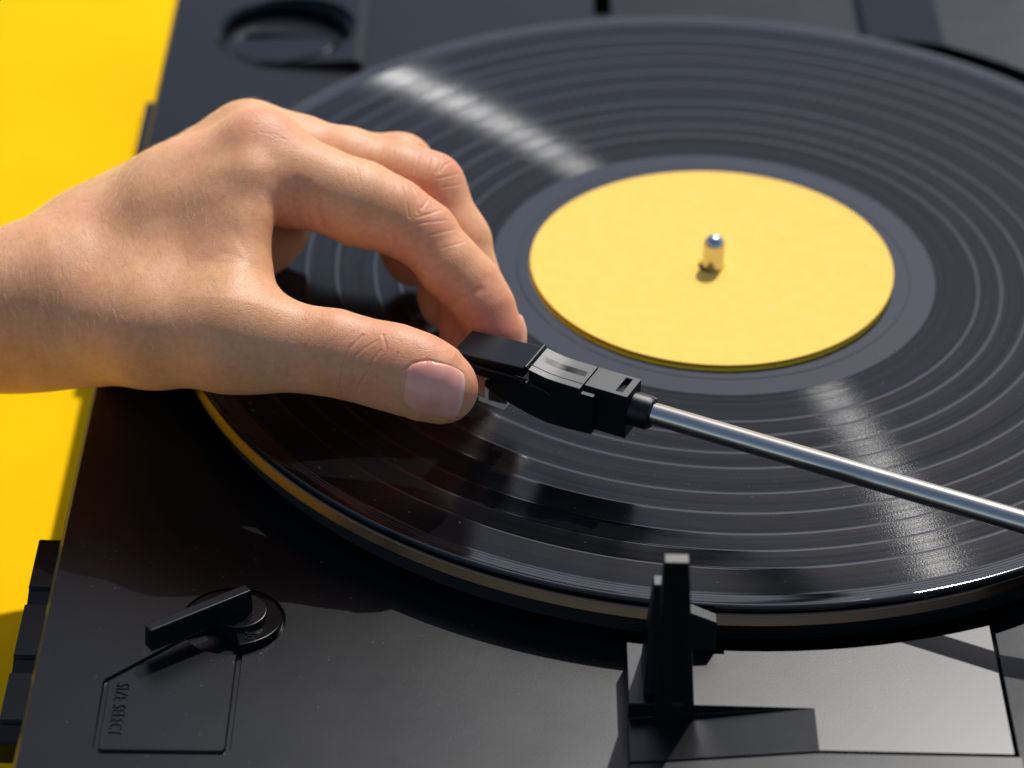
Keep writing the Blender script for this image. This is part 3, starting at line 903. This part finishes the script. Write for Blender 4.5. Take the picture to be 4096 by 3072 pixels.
def surface_nets(F, lo, h):
    nx, ny, nz = F.shape
    S = F < 0
    corners = [(i, j, k) for i in (0, 1) for j in (0, 1) for k in (0, 1)]
    cnt = np.zeros((nx - 1, ny - 1, nz - 1), np.int8)
    for i, j, k in corners:
        cnt += S[i:nx - 1 + i, j:ny - 1 + j, k:nz - 1 + k]
    act = (cnt > 0) & (cnt < 8)
    idx = -np.ones(act.shape, np.int64)
    ci = np.argwhere(act)
    idx[act] = np.arange(len(ci))
    acc = np.zeros((len(ci), 3))
    num = np.zeros(len(ci))
    for a in corners:
        for ax in range(3):
            if a[ax]:
                continue
            b = list(a)
            b[ax] = 1
            fa = F[ci[:, 0] + a[0], ci[:, 1] + a[1], ci[:, 2] + a[2]]
            fb = F[ci[:, 0] + b[0], ci[:, 1] + b[1], ci[:, 2] + b[2]]
            m = (fa < 0) != (fb < 0)
            t = fa[m] / (fa[m] - fb[m])
            p = np.tile(np.array(a, float), (m.sum(), 1))
            p[:, ax] += t
            acc[m] += p
            num[m] += 1
    V = lo + (ci + acc / num[:, None]) * h
    faces = []
    for ax in range(3):
        u, v = [(1, 2), (2, 0), (0, 1)][ax]
        sl0 = [slice(None)] * 3
        sl1 = [slice(None)] * 3
        sl0[ax] = slice(0, -1)
        sl1[ax] = slice(1, None)
        ch = S[tuple(sl0)] != S[tuple(sl1)]
        E = np.argwhere(ch)
        E = E[(E[:, u] > 0) & (E[:, v] > 0) & (E[:, u] < F.shape[u] - 1) & (E[:, v] < F.shape[v] - 1)]
        inside = S[tuple(sl0)][E[:, 0], E[:, 1], E[:, 2]]
        quad = []
        for du, dv_ in ((-1, -1), (0, -1), (0, 0), (-1, 0)):
            c = E.copy()
            c[:, u] += du
            c[:, v] += dv_
            quad.append(idx[c[:, 0], c[:, 1], c[:, 2]])
        Q = np.stack(quad, 1)
        Q[~inside] = Q[~inside][:, ::-1]
        faces.append(Q)
    return V, np.concatenate(faces)

def subdivide(V, Q):
    n = len(V)
    E = np.concatenate([Q[:, [0, 1]], Q[:, [1, 2]], Q[:, [2, 3]], Q[:, [3, 0]]])
    E.sort(1)
    key = E[:, 0] * n + E[:, 1]
    uk, inv = np.unique(key, return_inverse=True)
    ea, eb = uk // n, uk % n
    EV = (V[ea] + V[eb]) / 2
    FV = V[Q].mean(1)
    m = len(Q)
    e = inv.reshape(4, m).T + n
    fc = np.arange(m) + n + len(uk)
    out = np.concatenate([np.stack([Q[:, k], e[:, k], fc, e[:, (k + 3) % 4]], 1) for k in range(4)])
    return np.concatenate([V, EV, FV]), out

def gradient(P, h=0.15):
    """tetrahedral differences"""
    G = np.zeros_like(P)
    for k in ((1, -1, -1), (-1, -1, 1), (-1, 1, -1), (1, 1, 1)):
        k = np.array(k, float)
        G += hand_sdf(P + k * h)[:, None] * k
    return G / (4 * h)

def snap(P, it=2):
    for _ in range(it):
        f = hand_sdf(P)
        g = gradient(P)
        P = P - g * (f / np.maximum((g * g).sum(1), 0.15))[:, None]
    g = gradient(P)
    return P, g / np.linalg.norm(g, axis=1, keepdims=True)

HVOX = 0.95
lo = np.array([-98.0, -45.0, -82.0])
hi = np.array([62.0, 52.0, 38.0])
dims = np.ceil((hi - lo) / HVOX).astype(int)
gx = [lo[i] + np.arange(dims[i]) * HVOX for i in range(3)]
F = np.empty(tuple(dims), np.float32)
yz = np.stack(np.meshgrid(gx[1], gx[2], indexing='ij'), -1).reshape(-1, 2)
CH = 12
for i in range(0, dims[0], CH):
    xs = gx[0][i:i + CH]
    Pg = np.empty((len(xs) * len(yz), 3))
    Pg[:, 0] = np.repeat(xs, len(yz))
    Pg[:, 1:] = np.tile(yz, (len(xs), 1))
    F[i:i + CH] = hand_sdf(Pg).reshape(len(xs), dims[1], dims[2])
# close the arm off at its out-of-frame end
F[0] = 1.0
HV, HQ = surface_nets(F, lo, HVOX)
HV, HQ = subdivide(HV, HQ)
HV0 = HV
far = HV[:, 0] > lo[0] + 3
HV, HN = snap(HV.copy(), 1)
bad = (np.linalg.norm(HV - HV0, axis=1) > 1.5) | ~far
HV[bad] = HV0[bad]
HV, HQ = subdivide(HV, HQ)
HV0 = HV
HV, HN = snap(HV.copy(), 1)
bad = (np.linalg.norm(HV - HV0, axis=1) > 1.0) | (HV[:, 0] < lo[0] + 3)
HV[bad] = HV0[bad]
cf = crease_field(HV)
HV = HV + HN * cf[:, None]

HAND_FR = Matrix.Translation(Vector(HAND_ORIGIN) * MM) @ CAM_ROT.transposed().to_4x4()

# skin
def skin_material():
    m, nt, b = new_mat('skin')
    tc = nd(nt, 'ShaderNodeTexCoord')
    ob = tc.outputs['Object']
    at = nd(nt, 'ShaderNodeAttribute', attribute_name='blush')
    n1 = noise(nt, ob, 90.0, 4.0, 0.6)
    base = ramp(nt, n1, [(0.30, (0.75, 0.365, 0.165)), (0.70, (0.86, 0.47, 0.25))])
    mx = nd(nt, 'ShaderNodeMix', data_type='RGBA')
    nm = noise(nt, ob, 48.0, 4.0, 0.6)
    mot = math_node(nt, 'MULTIPLY', math_node(nt, 'SUBTRACT', nm, 0.42), 1.1)
    mot.node.use_clamp = True
    nt.links.new(math_node(nt, 'ADD', at.outputs['Fac'], mot), mx.inputs[0])
    nt.links.new(base, mx.inputs[6])
    mx.inputs[7].default_value = (0.74, 0.25, 0.15, 1)
    n3 = noise(nt, ob, 700.0, 3.0, 0.6)
    mx2 = nd(nt, 'ShaderNodeMix', data_type='RGBA', blend_type='MULTIPLY')
    mx2.inputs[0].default_value = 0.5
    nt.links.new(mx.outputs[2], mx2.inputs[6])
    nt.links.new(ramp(nt, n3, [(0.3, (0.80, 0.74, 0.70)), (0.7, (1, 1, 1))]), mx2.inputs[7])
    nt.links.new(mx2.outputs[2], b.inputs['Base Color'])
    setp(b, Roughness=0.46)
    b.inputs['Specular IOR Level'].default_value = 0.38
    b.inputs['Subsurface Weight'].default_value = 0.7
    b.inputs['Subsurface Radius'].default_value = (1.0, 0.35, 0.18)
    b.inputs['Subsurface Scale'].default_value = 0.003
    # skin relief: small plates and pores
    mp = nd(nt, 'ShaderNodeMapping')
    mp.inputs['Scale'].default_value = (0.75, 1.25, 1.0)
    nt.links.new(ob, mp.inputs[0])
    wob = nd(nt, 'ShaderNodeVectorMath', operation='ADD')
    nw = nd(nt, 'ShaderNodeTexNoise')
    nw.inputs['Scale'].default_value = 500.0
    nt.links.new(ob, nw.inputs['Vector'])
    sc_ = nd(nt, 'ShaderNodeVectorMath', operation='SCALE')
    sc_.inputs['Scale'].default_value = 0.0007
    nt.links.new(nw.outputs['Color'], sc_.inputs[0])
    nt.links.new(mp.outputs[0], wob.inputs[0])
    nt.links.new(sc_.outputs[0], wob.inputs[1])
    vo = nd(nt, 'ShaderNodeTexVoronoi', feature='DISTANCE_TO_EDGE')
    vo.inputs['Scale'].default_value = 1300.0
    nt.links.new(wob.outputs[0], vo.inputs['Vector'])
    v1 = ramp(nt, vo.outputs['Distance'], [(0.0, (0, 0, 0)), (0.16, (1, 1, 1))])
    hsum = math_node(nt, 'ADD', math_node(nt, 'MULTIPLY', v1, 0.5), n3)
    bump(nt, b, hsum, 0.42, 0.00013)
    r2 = math_node(nt, 'MULTIPLY_ADD', n3, 0.22, 0.36)
    nt.links.new(r2, b.inputs['Roughness'])
    return m

M_SKIN = skin_material()

me = bpy.data.meshes.new('hand')
me.vertices.add(len(HV))
me.vertices.foreach_set('co', (HV * MM).ravel())
me.loops.add(len(HQ) * 4)
me.loops.foreach_set('vertex_index', HQ.ravel())
me.polygons.add(len(HQ))
me.polygons.foreach_set('loop_start', np.arange(0, len(HQ) * 4, 4))
me.polygons.foreach_set('loop_total', np.full(len(HQ), 4))
me.polygons.foreach_set('use_smooth', np.ones(len(HQ), bool))
me.update(calc_edges=True)
me.validate()
bl = np.zeros(len(HV))
for c, r, s in BLUSH:
    q = HV - np.array(c)
    bl = np.maximum(bl, s * np.exp(-((q * q).sum(1)) / (r * r)))
a_ = me.attributes.new('blush', 'FLOAT', 'POINT')
a_.data.foreach_set('value', bl.astype(np.float32))
me.materials.append(M_SKIN)
hand = bpy.data.objects.new('hand', me)
COL.objects.link(hand)
hand.matrix_world = HAND_FR
bpy.context.view_layer.update()
tag(hand, 'bare left hand of a person pinching the tonearm headshell between thumb and forefinger', 'hand')

# nails: a curved plate fitted to the skin under it
def nail_mat():
    m, nt, b = new_mat('nail_varnish')
    tc = nd(nt, 'ShaderNodeTexCoord')
    n = noise(nt, tc.outputs['Object'], 160.0, 3.0)
    c = ramp(nt, n, [(0.3, (0.84, 0.33, 0.235)), (0.7, (0.90, 0.41, 0.30))])
    vo = nd(nt, 'ShaderNodeTexVoronoi')
    vo.inputs['Scale'].default_value = 2600.0
    nt.links.new(tc.outputs['Object'], vo.inputs['Vector'])
    gl = ramp(nt, vo.outputs['Color'], [(0.90, (0, 0, 0)), (0.96, (1, 1, 1))])
    mx = nd(nt, 'ShaderNodeMix', data_type='RGBA')
    nt.links.new(math_node(nt, 'MULTIPLY', gl, 0.35), mx.inputs[0])
    nt.links.new(c, mx.inputs[6])
    mx.inputs[7].default_value = (0.85, 0.72, 0.70, 1)
    at = nd(nt, 'ShaderNodeAttribute', attribute_name='free_edge')
    m3 = nd(nt, 'ShaderNodeMix', data_type='RGBA')
    nt.links.new(at.outputs['Fac'], m3.inputs[0])
    nt.links.new(mx.outputs[2], m3.inputs[6])
    m3.inputs[7].default_value = (0.90, 0.66, 0.55, 1)
    nt.links.new(m3.outputs[2], b.inputs['Base Color'])
    setp(b, Roughness=0.28)
    b.inputs['Subsurface Weight'].default_value = 0.3
    b.inputs['Subsurface Radius'].default_value = (1.0, 0.4, 0.25)
    b.inputs['Subsurface Scale'].default_value = 0.0012
    b.inputs['Coat Weight'].default_value = 0.1
    b.inputs['Coat Roughness'].default_value = 0.08
    bump(nt, b, gl, 0.25, 0.00006)
    return m

M_NAIL = nail_mat()

def nail(name, ctr, out, along, L, W, thick=0.45, n=22, grow=0.0):
    """ctr near the skin, out = away from the finger, along = towards the tip"""
    out = np.asarray(out, float)
    out /= np.linalg.norm(out)
    along = np.asarray(along, float)
    along -= out * (along @ out)
    along /= np.linalg.norm(along)
    side = np.cross(along, out)
    S, T = np.meshgrid(np.linspace(-1, 1, n), np.linspace(-1, 1, n), indexing='ij')
    s = S.ravel()
    t = T.ravel()
    # rounded rectangle: squeeze the corners in
    k = 1 - 0.16 * np.abs(s) ** 4 * np.abs(t) ** 3
    wv = 1.0 - 0.10 * np.clip(-t, 0, 1) ** 2
    P = np.asarray(ctr, float) + np.outer(t * L / 2 * k * (1 - 0.07 * s * s), along) + np.outer(s * W / 2 * k * wv, side)
    P = P + out * 12
    for _ in range(60):
        P = P - out * np.clip(hand_sdf(P), -2, 2)[:, None] * 0.8
    Gn = gradient(P)
    Gn /= np.linalg.norm(Gn, axis=1, keepdims=True)
    hgt = (P - np.asarray(ctr)) @ out
    # keep the free edge from dropping round the finger tip
    hg = hgt.reshape(n, n)
    i0 = int(n * 0.55)
    for j in range(i0, n):
        hg[:, j] = np.maximum(hg[:, j], hg[:, i0] + (hg[:, i0] - hg[:, i0 - 3]) / 3 * (j - i0) * 0.6 - 0.012 * (j - i0) ** 1.5)
    edge = np.maximum(np.abs(s) ** 6, np.clip(-t, 0, 1) ** 8).reshape(n, n)
    hg = hg + thick * (1 - 1.15 * edge)
    base = P - out * hgt[:, None]
    Pt = base + out * hg.ravel()[:, None]
    Pb = Pt - out * 0.7
    V = np.concatenate([Pt, Pb])
    fs = []
    for i in range(n - 1):
        for j in range(n - 1):
            a = i * n + j
            fs.append((a, a + n, a + n + 1, a + 1))
            fs.append((a + n * n, a + 1 + n * n, a + n + 1 + n * n, a + n + n * n))
    rim = [j for j in range(n)] + [i * n + n - 1 for i in range(1, n)] + [(n - 1) * n + j for j in range(n - 2, -1, -1)] + [i * n for i in range(n - 2, 0, -1)]
    for a, b_ in zip(rim, rim[1:] + rim[:1]):
        fs.append((a, b_, b_ + n * n, a + n * n))
    o = finish(name, V.tolist(), fs, M_NAIL, hand, frame=HAND_FR, smooth=60)
    fe = o.data.attributes.new('free_edge', 'FLOAT', 'POINT')
    fe.data.foreach_set('value', np.concatenate([np.clip((t - 0.86) / 0.08, 0, 0.35)] * 2).astype(np.float32))
    return o

for args in NAILS:
    nail(*args)

# fine pale hairs on the arm and the back of the hand
def hair_mat():
    m, nt, b = new_mat('pale_hair')
    setp(b, Base_Color=(0.95, 0.80, 0.58, 1), Roughness=0.35)
    b.inputs['Subsurface Weight'].default_value = 0.0
    return m

nrm = HN
sel_ = np.where((HV[:, 0] < -8) & (HV[:, 1] > -14 + 0.10 * HV[:, 0]) & (nrm[:, 2] > -0.75) & (HV[:, 0] > -92))[0]
wgt = np.clip((-HV[sel_, 0] + 5) / 60.0, 0.05, 1.0) * np.clip((HV[sel_, 1] + 16) / 22.0, 0.1, 1)
pick = rng.choice(sel_, 2600, replace=False, p=wgt / wgt.sum())
hv, hf = [], []
for i in pick:
    p = HV[i]
    nn = nrm[i]
    d = np.array([0.30, -1.0, 0.10]) + rng.normal(0, 0.22, 3)
    d -= nn * (d @ nn)
    d /= np.linalg.norm(d) + 1e-9
    ln_ = rng.uniform(2.0, 5.0)
    rr = rng.uniform(0.03, 0.05)
    sd = np.cross(d, nn)
    bend = rng.normal(0, 0.25)
    k0 = len(hv)
    N_ = 5
    for j in range(N_):
        t = j / (N_ - 1)
        c = p - nn * 0.05 + (d * t + nn * (0.16 * t - 0.05 * t * t) + sd * bend * t * t) * ln_
        r_ = rr * (1 - 0.85 * t)
        for a in (0, 2.094, 4.189):
            hv.append(tuple(c + (sd * math.cos(a) + nn * math.sin(a)) * r_))
    for j in range(N_ - 1):
        for a in range(3):
            b_ = (a + 1) % 3
            hf.append((k0 + j * 3 + a, k0 + j * 3 + b_, k0 + j * 3 + 3 + b_, k0 + j * 3 + 3 + a))
hr = finish('arm_hair', hv, hf, hair_mat(), hand, frame=HAND_FR, smooth=80)
tag(hr, kind='stuff')
